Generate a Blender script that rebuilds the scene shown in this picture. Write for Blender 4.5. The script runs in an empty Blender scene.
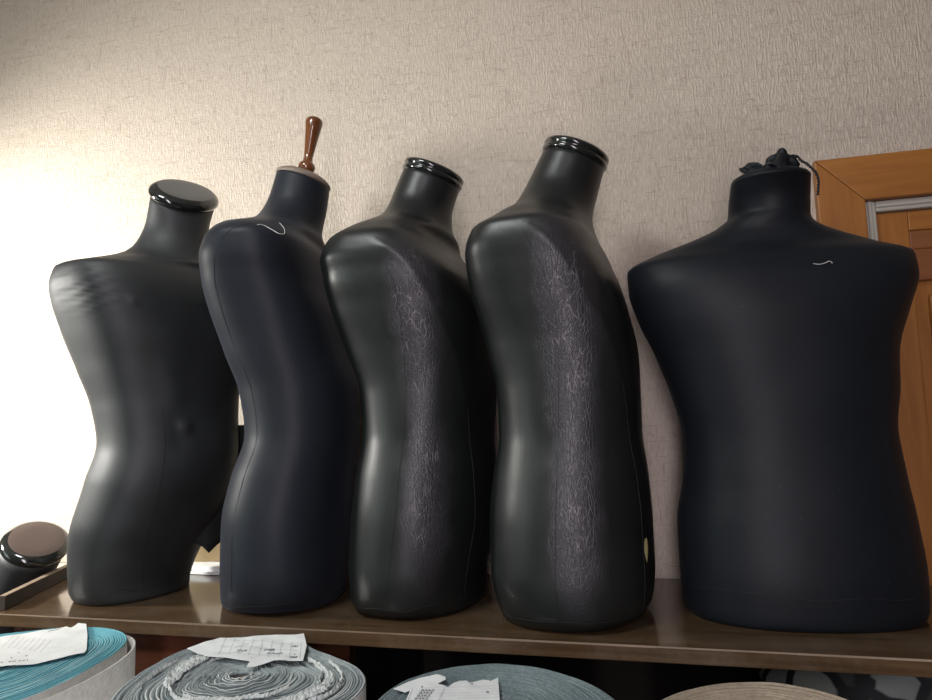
import bpy, bmesh, math, random
from mathutils import Vector, Matrix, noise

# ------------------------------------------------------------------ camera, world, light, exposure
sc = bpy.context.scene
col = sc.collection
sc.view_settings.view_transform = 'Standard'
sc.view_settings.look = 'None'
sc.view_settings.exposure = 0.0
sc.view_settings.gamma = 1.0

def unit(v): return Vector(v).normalized()
vx = -unit((-2744, -151, -673))
vz = Vector((-187, 6400, -673)); vz = (vz - vx * vz.dot(vx)).normalized()
vy = vz.cross(vx)
cam_data = bpy.data.cameras.new('camera')
cam = bpy.data.objects.new('camera', cam_data); col.objects.link(cam)
cam_data.sensor_fit = 'HORIZONTAL'; cam_data.sensor_width = 36.0
cam_data.lens = 673.0 / 932.0 * 36.0
cam_data.clip_start = 0.02
rot = Matrix((vx, vy, vz))           # columns are the camera axes in the world
cam.matrix_world = Matrix.Translation((0, -1.33232, 0.30)) @ rot.to_4x4()
sc.camera = cam

world = bpy.data.worlds.new('world'); sc.world = world; world.use_nodes = True
world.node_tree.nodes['Background'].inputs[0].default_value = (0.8, 0.85, 0.9, 1)
world.node_tree.nodes['Background'].inputs[1].default_value = 0.05

def area_light(name, loc, target, size, power, color, size_y=None, shape='RECTANGLE', spread=180):
    d = bpy.data.lights.new(name, 'AREA'); d.shape = shape; d.size = size; d.size_y = size_y or size
    d.energy = power; d.color = color; d.spread = math.radians(spread)
    o = bpy.data.objects.new(name, d); col.objects.link(o); o.location = loc
    o.rotation_euler = (Vector(target) - Vector(loc)).to_track_quat('-Z', 'Y').to_euler()
    return o
def spot_light(name, loc, target, cone, radius, power, color):
    d = bpy.data.lights.new(name, 'SPOT'); d.shadow_soft_size = radius; d.energy = power; d.color = color
    d.spot_size = math.radians(cone); d.spot_blend = 1.0
    o = bpy.data.objects.new(name, d); col.objects.link(o); o.location = loc
    o.rotation_euler = (Vector(target) - Vector(loc)).to_track_quat('-Z', 'Y').to_euler()
    return o
def point_light(name, loc, radius, power, color):
    d = bpy.data.lights.new(name, 'POINT'); d.shadow_soft_size = radius; d.energy = power; d.color = color
    o = bpy.data.objects.new(name, d); col.objects.link(o); o.location = loc
    return o

# lamp standing near the wall, just left of the picture
spot_light('standing_lamp_light', (-1.90, -0.70, 0.56), (-1.45, 0.0, 0.40), 114, 0.09, 165.0, (1.0, 0.975, 0.92))
# daylight window on the left side of the room
area_light('left_window_light', (-2.45, -1.9, 0.45), (-0.3, -0.3, 0.2), 1.3, 12.0, (0.82, 1.0, 0.93), 1.3)
# tall window of the room behind the photographer
area_light('tall_window_light', (0.08, -2.5, 0.40), (-0.15, -0.3, 0.25), 0.34, 23.0, (0.98, 0.89, 0.97), 1.7)
# ceiling lamp
area_light('ceiling_lamp_light', (-0.75, -1.25, 1.40), (-0.5, -0.5, 0.0), 0.4, 15.0, (0.96, 1.0, 0.98), 0.4)

# ------------------------------------------------------------------ helpers
def tag(o, label=None, cat=None, group=None, kind=None):
    if label: o['label'] = label
    if cat: o['category'] = cat
    if group: o['group'] = group
    if kind: o['kind'] = kind
    return o
def obj(name, bm, mat, parent=None, smooth=True, mats=None):
    me = bpy.data.meshes.new(name); bm.normal_update(); bm.to_mesh(me); bm.free()
    for m in (mats or [mat]): me.materials.append(m)
    if smooth:
        for p in me.polygons: p.use_smooth = True
    o = bpy.data.objects.new(name, me); col.objects.link(o); o.parent = parent
    return o
def empty(name, loc, rz=0):
    o = bpy.data.objects.new(name, None); col.objects.link(o); o.location = loc; o.rotation_euler = (0, 0, rz)
    o.empty_display_size = 0.05
    return o
def box(bm, lo, hi, bevel=0.0, mi=0):
    b = bmesh.new()
    v = [b.verts.new((x, y, z)) for x in (lo[0], hi[0]) for y in (lo[1], hi[1]) for z in (lo[2], hi[2])]
    for q in ((0,1,3,2),(4,6,7,5),(0,4,5,1),(2,3,7,6),(0,2,6,4),(1,5,7,3)): b.faces.new([v[i] for i in q])
    bmesh.ops.recalc_face_normals(b, faces=b.faces)
    if bevel: bmesh.ops.bevel(b, geom=list(b.edges), offset=bevel, segments=2, affect='EDGES', profile=0.5)
    merge(bm, b, mi)
def prism(bm, pts, z0, z1, bevel=0.0, mi=0):
    b = bmesh.new()
    lo = [b.verts.new((p[0], p[1], z0)) for p in pts]; hi = [b.verts.new((p[0], p[1], z1)) for p in pts]
    n = len(pts); b.faces.new(lo[::-1]); b.faces.new(hi)
    for i in range(n): b.faces.new((lo[i], lo[(i+1) % n], hi[(i+1) % n], hi[i]))
    bmesh.ops.recalc_face_normals(b, faces=b.faces)
    if bevel: bmesh.ops.bevel(b, geom=list(b.edges), offset=bevel, segments=2, affect='EDGES', profile=0.5)
    merge(bm, b, mi)
def merge(bm, b, mi=0):
    m = {v: bm.verts.new(v.co) for v in b.verts}
    for f in b.faces:
        try: bm.faces.new([m[v] for v in f.verts]).material_index = mi
        except ValueError: pass
    b.free()
def rings(bm, rows, closed=True, cap0=True, cap1=True, mi=0):
    vr = [[bm.verts.new(p) for p in r] for r in rows]
    n = len(rows[0])
    for a, b in zip(vr, vr[1:]):
        for j in range(n if closed else n - 1):
            bm.faces.new((a[j], a[(j+1) % n], b[(j+1) % n], b[j])).material_index = mi
    if cap0: bm.faces.new(vr[0][::-1]).material_index = mi
    if cap1: bm.faces.new(vr[-1]).material_index = mi
    return vr
def tube(bm, pts, r, seg=8, mi=0):
    pts = [Vector(p) for p in pts]; rows = []
    n0 = None
    for i, p in enumerate(pts):
        t = (pts[min(i+1, len(pts)-1)] - pts[max(i-1, 0)])
        t = t.normalized() if t.length > 1e-9 else Vector((0, 0, 1))
        if n0 is None: n0 = t.orthogonal().normalized()
        n0 = (n0 - t * n0.dot(t)); n0 = n0.normalized() if n0.length > 1e-9 else t.orthogonal().normalized()
        b = t.cross(n0); rr = r[i] if isinstance(r, (list, tuple)) else r
        rows.append([p + (n0 * math.cos(a) + b * math.sin(a)) * rr for a in [2*math.pi*k/seg for k in range(seg)]])
    rings(bm, rows, mi=mi)
def catmull(pts, per=6):
    P = [Vector(p) for p in pts]; out = []
    for i in range(len(P) - 1):
        p0, p1, p2, p3 = P[max(i-1, 0)], P[i], P[i+1], P[min(i+2, len(P)-1)]
        for k in range(per):
            t = k / per
            out.append(0.5*((2*p1) + (p2-p0)*t + (2*p0-5*p1+4*p2-p3)*t*t + (3*p1-p0-3*p2+p3)*t*t*t))
    out.append(P[-1]); return out
def pchip(x, y, q):
    h = [x[i+1]-x[i] for i in range(len(x)-1)]; d = [(y[i+1]-y[i])/h[i] for i in range(len(x)-1)]
    m = [d[0]] + [0 if d[i-1]*d[i] <= 0 else 3*(h[i-1]+h[i])/((2*h[i]+h[i-1])/d[i-1]+(h[i]+2*h[i-1])/d[i]) for i in range(1, len(x)-1)] + [d[-1]]
    i = 0
    while i < len(x)-2 and q > x[i+1]: i += 1
    t = (q-x[i])/h[i]
    return (2*t**3-3*t*t+1)*y[i]+(t**3-2*t*t+t)*h[i]*m[i]+(-2*t**3+3*t*t)*y[i+1]+(t**3-t*t)*h[i]*m[i+1]

# ------------------------------------------------------------------ materials
def new_mat(name):
    m = bpy.data.materials.new(name); m.use_nodes = True
    nt = m.node_tree; b = nt.nodes['Principled BSDF']
    return m, nt, b
def nd(nt, typ, **kw):
    n = nt.nodes.new(typ)
    for k, v in kw.items():
        if k in n.inputs: n.inputs[k].default_value = v
        else: setattr(n, k, v)
    return n
def coords(nt, scale=(1,1,1), out='Object'):
    tc = nt.nodes.new('ShaderNodeTexCoord'); mp = nt.nodes.new('ShaderNodeMapping')
    mp.inputs['Scale'].default_value = scale
    nt.links.new(tc.outputs[out], mp.inputs['Vector']); return mp.outputs['Vector']
def noise_tex(nt, scale, vec, detail=3, rough=0.5, dist=0.0):
    n = nt.nodes.new('ShaderNodeTexNoise'); n.inputs['Scale'].default_value = scale; n.inputs['Detail'].default_value = detail
    n.inputs['Roughness'].default_value = rough; n.inputs['Distortion'].default_value = dist
    nt.links.new(vec, n.inputs['Vector']); return n.outputs['Fac']
def ramp(nt, fac, stops):
    r = nt.nodes.new('ShaderNodeValToRGB'); e = r.color_ramp.elements
    while len(e) < len(stops): e.new(0.5)
    for x, (p, c) in zip(e, stops):
        x.position = p; x.color = c if len(c) == 4 else (*c, 1)
    nt.links.new(fac, r.inputs['Fac']); return r.outputs['Color']
def g(v): return (v, v, v, 1)
def mathn(nt, op, a, b=None):
    n = nt.nodes.new('ShaderNodeMath'); n.operation = op
    for i, s in enumerate((a, b)):
        if s is None: continue
        if isinstance(s, (int, float)): n.inputs[i].default_value = s
        else: nt.links.new(s, n.inputs[i])
    return n.outputs[0]
def mix(nt, fac, a, b):
    n = nt.nodes.new('ShaderNodeMix'); n.data_type = 'RGBA'
    for sock, s in ((n.inputs[0], fac), (n.inputs[6], a), (n.inputs[7], b)):
        if isinstance(s, (int, float)): sock.default_value = s
        elif isinstance(s, (tuple, list)): sock.default_value = s if len(s) == 4 else (*s, 1)
        else: nt.links.new(s, sock)
    return n.outputs[2]
def bump(nt, b, height, strength=0.3, dist=0.002):
    n = nt.nodes.new('ShaderNodeBump'); n.inputs['Strength'].default_value = strength; n.inputs['Distance'].default_value = dist
    nt.links.new(height, n.inputs['Height']); nt.links.new(n.outputs[0], b.inputs['Normal'])
def plain(name, c, rough=0.5, spec=0.5, coat=0.0):
    m, nt, b = new_mat(name)
    b.inputs['Base Color'].default_value = (*c, 1); b.inputs['Roughness'].default_value = rough
    b.inputs['Specular IOR Level'].default_value = spec; b.inputs['Coat Weight'].default_value = coat
    b.inputs['Coat Roughness'].default_value = 0.06
    return m

def wallpaper_mat():
    m, nt, b = new_mat('embossed wallpaper')
    # short raised vertical and horizontal strokes of a woven pattern
    v1 = noise_tex(nt, 1.0, coords(nt, (330, 330, 60)), 2, 0.55)
    v2 = noise_tex(nt, 1.0, coords(nt, (60, 60, 330)), 2, 0.55)
    fine = noise_tex(nt, 420, coords(nt), 2, 0.6)
    s1 = ramp(nt, v1, [(0.42, g(0)), (0.62, g(1))]); s2 = ramp(nt, v2, [(0.48, g(0)), (0.68, g(1))])
    h = mathn(nt, 'ADD', mathn(nt, 'MAXIMUM', s1, s2), mathn(nt, 'MULTIPLY', fine, 0.5))
    # thin darker lines of a loose maze
    k1 = noise_tex(nt, 1.0, coords(nt, (95, 95, 11)), 1, 0.4); k2 = noise_tex(nt, 1.0, coords(nt, (11, 11, 95)), 1, 0.4)
    l1 = ramp(nt, k1, [(0.0, g(0)), (0.60, g(0)), (0.625, g(1)), (0.65, g(0))]); l2 = ramp(nt, k2, [(0.0, g(0)), (0.60, g(0)), (0.625, g(1)), (0.65, g(0))])
    line = mathn(nt, 'MAXIMUM', l1, l2)
    base = mix(nt, ramp(nt, v1, [(0.35, g(0)), (0.7, g(1))]), (0.53, 0.452, 0.368), (0.64, 0.560, 0.468))
    base = mix(nt, mathn(nt, 'MULTIPLY', line, 0.45), base, (0.33, 0.25, 0.20))
    nt.links.new(base, b.inputs['Base Color'])
    b.inputs['Roughness'].default_value = 0.55; b.inputs['Specular IOR Level'].default_value = 0.35
    bump(nt, b, h, 0.8, 0.0016)
    return m

def leather_mat(name, base, rough, cracks=None, tint=(0.30, 0.26, 0.31), grain=0.25):
    """black artificial leather; cracks = list of (x, y, z, rx, rz) worn patches with a painted lilac sheen, in object space"""
    m, nt, b = new_mat(name)
    vec = coords(nt)
    big = noise_tex(nt, 9, vec, 4, 0.6); fine = noise_tex(nt, 700, vec, 2, 0.6)
    streak = noise_tex(nt, 1.0, coords(nt, (240, 240, 22)), 3, 0.6)
    c = mix(nt, ramp(nt, big, [(0.35, g(0)), (0.7, g(1))]), base, tuple(1.5*x for x in base))
    h = mathn(nt, 'ADD', mathn(nt, 'MULTIPLY', fine, 0.30), mathn(nt, 'MULTIPLY', streak, 0.35))
    r = ramp(nt, big, [(0.3, g(rough-0.04)), (0.75, g(rough+0.06))])
    if cracks:
        mask = None
        sep = nt.nodes.new('ShaderNodeSeparateXYZ'); nt.links.new(vec, sep.inputs[0])
        wob = mathn(nt, 'MULTIPLY', mathn(nt, 'SUBTRACT', noise_tex(nt, 14, vec, 3, 0.6), 0.5), 0.06)
        for (x, y, z, rx, rz) in cracks:
            dx = mathn(nt, 'DIVIDE', mathn(nt, 'ADD', mathn(nt, 'SUBTRACT', sep.outputs[0], x), wob), rx)
            dy = mathn(nt, 'DIVIDE', mathn(nt, 'SUBTRACT', sep.outputs[1], y), 0.09)
            dz = mathn(nt, 'DIVIDE', mathn(nt, 'SUBTRACT', sep.outputs[2], z), rz)
            s = mathn(nt, 'ADD', mathn(nt, 'ADD', mathn(nt, 'MULTIPLY', dx, dx), mathn(nt, 'MULTIPLY', dz, dz)), mathn(nt, 'MULTIPLY', dy, dy))
            k = mathn(nt, 'MAXIMUM', mathn(nt, 'SUBTRACT', 1.0, s), 0.0)
            mask = k if mask is None else mathn(nt, 'MAXIMUM', mask, k)
        def net(scale, stretch, w):
            vo = nt.nodes.new('ShaderNodeTexVoronoi'); vo.feature = 'DISTANCE_TO_EDGE'; vo.inputs['Scale'].default_value = scale
            mp = nt.nodes.new('ShaderNodeMapping'); mp.inputs['Scale'].default_value = (1, 1, stretch)
            nv = nt.nodes.new('ShaderNodeTexNoise'); nv.inputs['Scale'].default_value = 38; nt.links.new(vec, nv.inputs['Vector'])
            ad = nt.nodes.new('ShaderNodeVectorMath'); ad.operation = 'MULTIPLY_ADD'; ad.inputs[1].default_value = (0.010, 0.010, 0.010)
            nt.links.new(nv.outputs['Color'], ad.inputs[0]); nt.links.new(vec, ad.inputs[2])
            nt.links.new(ad.outputs[0], mp.inputs[0]); nt.links.new(mp.outputs[0], vo.inputs['Vector'])
            return ramp(nt, vo.outputs['Distance'], [(0.0, g(1)), (w, g(0))])
        lines = net(130, 0.13, 0.05); fine_net = net(260, 0.3, 0.10)
        soft = ramp(nt, mask, [(0.0, g(0)), (0.9, g(1))]); core = ramp(nt, mask, [(0.55, g(0)), (0.95, g(1))])
        patchy = ramp(nt, noise_tex(nt, 26, vec, 3, 0.6), [(0.45, g(0)), (0.6, g(1))])
        lit = mathn(nt, 'MULTIPLY', mathn(nt, 'MULTIPLY', lines, core), patchy)
        c = mix(nt, mathn(nt, 'MULTIPLY', soft, 0.07), c, tint)  # lilac window sheen painted into the colour around the cracks
        c = mix(nt, mathn(nt, 'MULTIPLY', mathn(nt, 'MULTIPLY', fine_net, soft), 0.09), c, tint)
        c = mix(nt, mathn(nt, 'MULTIPLY', lit, 0.42), c, (0.50, 0.44, 0.48))  # pale cracks, partly painted glints on the crinkles
        h = mathn(nt, 'ADD', h, mathn(nt, 'MULTIPLY', mathn(nt, 'MULTIPLY', fine_net, soft), -0.6))
    nt.links.new(c, b.inputs['Base Color']); nt.links.new(r, b.inputs['Roughness'])
    b.inputs['Specular IOR Level'].default_value = 0.5
    bump(nt, b, h, grain, 0.0012)
    return m

def cloth_mat(name, base, sheen=0.15, speck=True):
    m, nt, b = new_mat(name)
    vec = coords(nt)
    weave = noise_tex(nt, 900, vec, 2, 0.6); big = noise_tex(nt, 7, vec, 4, 0.6)
    c = mix(nt, ramp(nt, big, [(0.3, g(0)), (0.75, g(1))]), base, tuple(1.45*x for x in base))
    if speck:   # bits of lint on the cloth
        vo = nt.nodes.new('ShaderNodeTexVoronoi'); vo.inputs['Scale'].default_value = 46; nt.links.new(vec, vo.inputs['Vector'])
        dot = ramp(nt, vo.outputs['Distance'], [(0.0, g(1)), (0.045, g(0))])
        c = mix(nt, mathn(nt, 'MULTIPLY', dot, 0.35), c, (0.30, 0.30, 0.32))
    nt.links.new(c, b.inputs['Base Color'])
    b.inputs['Roughness'].default_value = 0.48; b.inputs['Specular IOR Level'].default_value = 0.22
    b.inputs['Sheen Weight'].default_value = sheen; b.inputs['Sheen Roughness'].default_value = 0.4
    b.inputs['Sheen Tint'].default_value = (0.75, 0.8, 1, 1)
    bump(nt, b, weave, 0.22, 0.0008)
    return m

def wood_mat(name, dark, light, rough, axis='X', scale=1.0, coat=0.0, grain=1.0, dust=0.0):
    m, nt, b = new_mat(name)
    s = {'X': (2.2, 38, 38), 'Y': (38, 2.2, 38), 'Z': (38, 38, 2.2)}[axis]
    vec = coords(nt, tuple(a*scale for a in s))
    n1 = noise_tex(nt, 1.0, vec, 6, 0.65, 0.6); n2 = noise_tex(nt, 3.4, vec, 4, 0.7)
    f = mathn(nt, 'ADD', mathn(nt, 'MULTIPLY', n1, 0.7), mathn(nt, 'MULTIPLY', n2, 0.3))
    c = ramp(nt, f, [(0.32, dark), (0.5, tuple((a+b_)/2 for a, b_ in zip(dark, light))), (0.7, light)])
    if dust:
        dn = ramp(nt, noise_tex(nt, 11, coords(nt), 6, 0.7), [(0.45, g(0)), (0.75, g(1))])
        c = mix(nt, mathn(nt, 'MULTIPLY', dn, dust), c, (0.32, 0.27, 0.22))
        rr = ramp(nt, noise_tex(nt, 5, coords(nt), 6, 0.7), [(0.3, g(rough)), (0.8, g(rough+0.16))])
        nt.links.new(rr, b.inputs['Roughness'])
    else: b.inputs['Roughness'].default_value = rough
    nt.links.new(c, b.inputs['Base Color'])
    b.inputs['Coat Weight'].default_value = coat; b.inputs['Coat Roughness'].default_value = 0.08
    bump(nt, b, f, 0.12*grain, 0.001)
    return m

def pile_mat(name, a, b_, scale=260, rough=0.9):
    m, nt, b = new_mat(name)
    vec = coords(nt)
    n1 = noise_tex(nt, scale, vec, 3, 0.7); n2 = noise_tex(nt, 26, vec, 4, 0.7)
    f = mathn(nt, 'ADD', mathn(nt, 'MULTIPLY', n1, 0.6), mathn(nt, 'MULTIPLY', n2, 0.4))
    nt.links.new(ramp(nt, f, [(0.35, a), (0.68, b_)]), b.inputs['Base Color'])
    b.inputs['Roughness'].default_value = rough; b.inputs['Specular IOR Level'].default_value = 0.15
    bump(nt, b, n1, 0.6, 0.002)
    return m
def paper_mat(name, c=(0.90, 0.92, 0.92)):
    m, nt, b = new_mat(name)
    f = noise_tex(nt, 60, coords(nt), 3, 0.6)
    nt.links.new(ramp(nt, f, [(0.3, tuple(0.92*x for x in c)), (0.7, c)]), b.inputs['Base Color'])
    b.inputs['Roughness'].default_value = 0.7; bump(nt, b, f, 0.3, 0.001)
    return m

M = {}
M['wallpaper'] = wallpaper_mat()
M['ceiling'] = plain('white ceiling paint', (0.5, 0.49, 0.47), 0.9)
M['floor'] = wood_mat('floor boards', (0.10, 0.06, 0.035), (0.22, 0.14, 0.08), 0.4, 'X')
M['roomwall'] = plain('painted room wall', (0.24, 0.23, 0.22), 0.9)
M['leather_a'] = leather_mat('stretched black leather', (0.018, 0.020, 0.021), 0.54, None, grain=0.18)
M['leather_c'] = leather_mat('crackled black leather', (0.009, 0.0105, 0.0105), 0.38, [(0.056, -0.16, 0.44, 0.045, 0.21), (0.060, -0.15, 0.19, 0.038, 0.18)], tint=(0.25, 0.21, 0.25), grain=0.3)
M['leather_d'] = leather_mat('worn black leather', (0.009, 0.0105, 0.0105), 0.38, [(0.050, -0.16, 0.42, 0.055, 0.24), (0.050, -0.16, 0.17, 0.045, 0.18)], tint=(0.27, 0.23, 0.27), grain=0.35)
M['cloth_b'] = cloth_mat('blue black cloth', (0.012, 0.0145, 0.0195), 0.06)
M['cloth_e'] = cloth_mat('black jersey cloth', (0.0068, 0.0085, 0.0112), 0.02)
M['gloss_cap'] = plain('black lacquered cap', (0.012, 0.014, 0.013), 0.12, 0.6, 0.6)
M['grey_cap'] = plain('satin grey cap top', (0.12, 0.12, 0.115), 0.35, 0.5)
M['brown_cap'] = plain('matt brown cap top', (0.10, 0.07, 0.06), 0.4, 0.5)
M['taupe_cap'] = wood_mat('taupe wooden cap', (0.17, 0.13, 0.10), (0.27, 0.21, 0.17), 0.5, 'X', 2)
M['handle'] = wood_mat('lacquered brown wood', (0.085, 0.024, 0.006), (0.21, 0.070, 0.018), 0.18, 'Z', 1.2, 0.8)
M['shelf'] = wood_mat('varnished dark shelf wood', (0.046, 0.026, 0.013), (0.125, 0.077, 0.040), 0.09, 'X', 1.0, 0.2, 0.3, 0.20)
M['shelf_edge'] = wood_mat('shelf front edge wood', (0.06, 0.035, 0.020), (0.16, 0.098, 0.055), 0.42, 'X', 1.0, 0.0, 1.0)
M['worn'] = wood_mat('worn light arris', (0.15, 0.10, 0.065), (0.33, 0.25, 0.175), 0.6, 'X', 2.0)
M['dark_rail'] = wood_mat('dark rail wood', (0.018, 0.011, 0.008), (0.045, 0.028, 0.019), 0.75, 'Y', 1.0)
M['red_wood'] = wood_mat('reddish cabinet wood', (0.035, 0.012, 0.007), (0.13, 0.042, 0.02), 0.35, 'X', 1.0, 0.1)
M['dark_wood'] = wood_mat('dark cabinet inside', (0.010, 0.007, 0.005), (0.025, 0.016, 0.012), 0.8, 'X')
M['oak'] = wood_mat('honey brown door wood', (0.25, 0.085, 0.012), (0.42, 0.17, 0.032), 0.40, 'X', 0.9, 0.15)
M['oak_z'] = wood_mat('honey brown upright door wood', (0.25, 0.085, 0.012), (0.42, 0.17, 0.032), 0.40, 'Z', 0.9, 0.15)
M['oak_red'] = wood_mat('reddish door rail wood', (0.17, 0.055, 0.015), (0.28, 0.105, 0.032), 0.40, 'X', 0.9, 0.15)
M['strip'] = plain('grey rubber door seal', (0.43, 0.41, 0.35), 0.6)
M['paper'] = paper_mat('white label paper')
M['ink'] = plain('grey black ink', (0.04, 0.045, 0.05), 0.8)
M['faint'] = plain('faint grey printing', (0.48, 0.50, 0.51), 0.8)
M['kraft'] = paper_mat('brown card', (0.30, 0.22, 0.11))
M['thread'] = plain('white thread', (0.7, 0.7, 0.68), 0.8)
M['seam'] = plain('dark seam piping', (0.02, 0.02, 0.021), 0.6, 0.3)
M['foam'] = plain('yellow foam', (0.55, 0.50, 0.22), 0.9)
M['metal'] = plain('dark stand metal', (0.05, 0.05, 0.05), 0.3)
M['backing'] = pile_mat('off white cloth backing', (0.50, 0.49, 0.46), (0.68, 0.66, 0.62), 120)
M['core'] = plain('brown cardboard core', (0.40, 0.27, 0.17), 0.8)
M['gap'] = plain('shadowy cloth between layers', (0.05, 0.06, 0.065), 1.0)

# ------------------------------------------------------------------ the setting
def struct(name, bm, mat, smooth=False):
    return tag(obj(name, bm, mat, None, smooth), kind='structure')
XL, XR, YF, ZF, ZC = -2.6, 2.4, -3.6, -1.24, 1.45
bm = bmesh.new(); box(bm, (XL, 0.0, ZF), (0.350, 0.12, ZC)); box(bm, (1.32, 0.0, ZF), (XR, 0.12, ZC)); box(bm, (0.350, 0.0, 0.72), (1.32, 0.12, ZC))
struct('wall_back', bm, M['wallpaper'])
bm = bmesh.new(); box(bm, (XL-0.12, YF, ZF), (XL, 0.12, ZC)); struct('wall_left', bm, M['roomwall'])
bm = bmesh.new(); box(bm, (XR, YF, ZF), (XR+0.12, 0.12, ZC)); struct('wall_right', bm, M['roomwall'])
bm = bmesh.new(); box(bm, (XL-0.12, YF-0.12, ZF), (XR+0.12, YF, ZC)); struct('wall_front', bm, M['roomwall'])
bm = bmesh.new(); box(bm, (XL-0.12, YF-0.12, ZF-0.1), (XR+0.12, 0.3, ZF)); struct('floor', bm, M['floor'])
bm = bmesh.new(); box(bm, (XL-0.12, YF-0.12, ZC), (XR+0.12, 0.3, ZC+0.1)); struct('ceiling', bm, M['ceiling'])
bm = bmesh.new(); box(bm, (-1.7, -0.0022, 0.0), (0.343, 0.0, 0.050), 0.0006)
struct('trim_1', bm, M['wallpaper'])

# door with its frame in the back wall
door = empty('door_1', (0.84, 0.0, ZF)); tag(door, kind='structure')
def dpart(name, bm, mat, parent=door, smooth=False):
    o = obj(name, bm, mat, parent, smooth)
    if parent is door: o.matrix_parent_inverse = Matrix.Translation(door.location).inverted()
    return o
def frame_member(pts, y0, y1):
    b = bmesh.new()
    f = [b.verts.new((x, y0, z)) for x, z in pts]; k = [b.verts.new((x, y1, z)) for x, z in pts]
    n = len(pts); b.faces.new(f); b.faces.new(k[::-1])
    for i in range(n): b.faces.new((f[i], k[i], k[(i+1) % n], f[(i+1) % n]))
    bmesh.ops.recalc_face_normals(b, faces=b.faces)
    bmesh.ops.bevel(b, geom=[e for e in b.edges], offset=0.0022, segments=2, affect='EDGES', profile=0.5)
    return b
fx0, fx1, fz0, fz1, gx0, gx1 = 0.3443, 0.4225, 0.7560, 0.6735, 1.325, 1.245
dpart('frame_upright', frame_member([(fx0, ZF), (fx0, fz0), (fx1, fz1), (fx1, ZF)], -0.018, 0.06), M['oak_z'])
dpart('frame_upright', frame_member([(gx0, ZF), (gx0, fz0), (gx1, fz1), (gx1, ZF)], -0.018, 0.06), M['oak_z'])
dpart('frame_head', frame_member([(fx0+0.0006, fz0), (gx0-0.0006, fz0), (gx1, fz1+0.0006), (fx1, fz1+0.0006)], -0.018, 0.06), M['oak'])
b = bmesh.new()
box(b, (fx1, -0.004, ZF), (fx1+0.020, 0.02, fz1), 0.003); box(b, (fx1+0.006, -0.007, ZF), (fx1+0.013, 0.0, fz1), 0.002)
box(b, (fx1+0.020, -0.004, fz1-0.020), (gx1, 0.02, fz1), 0.003); box(b, (fx1+0.020, -0.007, fz1-0.013), (gx1, 0.0, fz1-0.006), 0.002)
dpart('door_seal', b, M['strip'], smooth=False)
leaf = bmesh.new(); lx0, lx1, lz1 = fx1+0.021, gx1-0.002, fz1-0.021
box(leaf, (lx0, 0.006, ZF+0.01), (lx0+0.052, 0.045, lz1), 0.002); box(leaf, (lx1-0.052, 0.006, ZF+0.01), (lx1, 0.045, lz1), 0.002)
dpart('door_stile', leaf, M['oak_z'])
b = bmesh.new(); box(b, (lx0+0.052, 0.006, 0.6163), (lx1-0.052, 0.045, lz1), 0.002); box(b, (lx0+0.052, 0.006, ZF+0.01), (lx1-0.052, 0.045, ZF+0.2), 0.002)
dpart('door_rail', b, M['oak'])
b = bmesh.new(); box(b, (lx0+0.052, 0.008, 0.5821), (lx1-0.052, 0.045, 0.6160), 0.002); box(b, (lx0+0.052, 0.007, 0.525), (lx1-0.052, 0.045, 0.5817), 0.002)
dpart('door_rail', b, M['oak_red'])
b = bmesh.new()
box(b, (lx0+0.052, 0.020, ZF+0.2), (lx1-0.052, 0.04, 0.525))
box(b, (lx0+0.075, 0.010, ZF+0.23), (lx1-0.075, 0.03, 0.500), 0.006)
dpart('door_panel', b, M['oak_z'])

# ------------------------------------------------------------------ the cabinet that carries the forms
cab = empty('wooden_cabinet', (-0.3, -0.2, ZF))
tag(cab, 'long dark varnished wooden cabinet with open front carrying the row of black torso forms', 'cabinet')
def cpart(name, bm, mat, smooth=False, parent=cab):
    o = obj(name, bm, mat, parent, smooth)
    if parent is cab: o.matrix_parent_inverse = Matrix.Translation(cab.location).inverted()
    return o
YE = -0.388
TL, TR = (-1.065, YE), (0.64, YE)
b = bmesh.new(); prism(b, [TL, TR, (0.64, -0.003), (-1.225, -0.003)], -0.0205, 0.0, 0.0012)
for f in b.faces:
    if f.normal.y < -0.9 or f.calc_center_median().y < YE + 0.0005: f.material_index = 1
top = cpart('top_board', b, None); top.data.materials.clear(); top.data.materials.append(M['shelf']); top.data.materials.append(M['shelf_edge'])
random.seed(4)
b = bmesh.new(); x = -1.06                       # worn light line along the front arris, chipped here and there
while x < 0.63:
    L = random.uniform(0.05, 0.2); w = random.uniform(0.0006, 0.0015)
    box(b, (x, YE-0.0003, -0.0006-w), (min(x+L, 0.635), YE+w*1.2, 0.0004)); x += L
cpart('worn_edge', b, M['worn'])
b = bmesh.new()
prism(b, [(-1.062, -0.370), (-1.072, -0.372), (-1.226, -0.004), (-1.212, -0.004)], 0.0, 0.024, 0.001)
cpart('end_rail', b, M['dark_rail'])
b = bmesh.new()
prism(b, [(-1.0615, -0.3702), (-1.0722, -0.3722), (-1.2262, -0.004), (-1.2118, -0.004)], 0.0240, 0.0252, 0.0004)
cpart('rail_top_edge', b, M['worn'])
b = bmesh.new(); prism(b, [(-1.045, -0.366), (-1.027, -0.366), (-1.03, -0.01), (-1.05, -0.01)], ZF, -0.0205); cpart('side_panel', b, M['red_wood'])
b = bmesh.new(); box(b, (0.60, -0.37, ZF), (0.62, -0.01, -0.0205)); cpart('side_panel', b, M['red_wood'])
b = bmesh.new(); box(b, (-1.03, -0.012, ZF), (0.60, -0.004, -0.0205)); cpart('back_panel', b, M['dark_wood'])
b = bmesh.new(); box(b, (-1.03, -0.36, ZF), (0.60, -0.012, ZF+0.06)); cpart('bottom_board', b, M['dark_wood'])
b = bmesh.new(); box(b, (-1.026, -0.366, ZF+0.06), (-0.43, -0.348, -0.0215), 0.001); cpart('cabinet_door', b, M['red_wood'])
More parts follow.
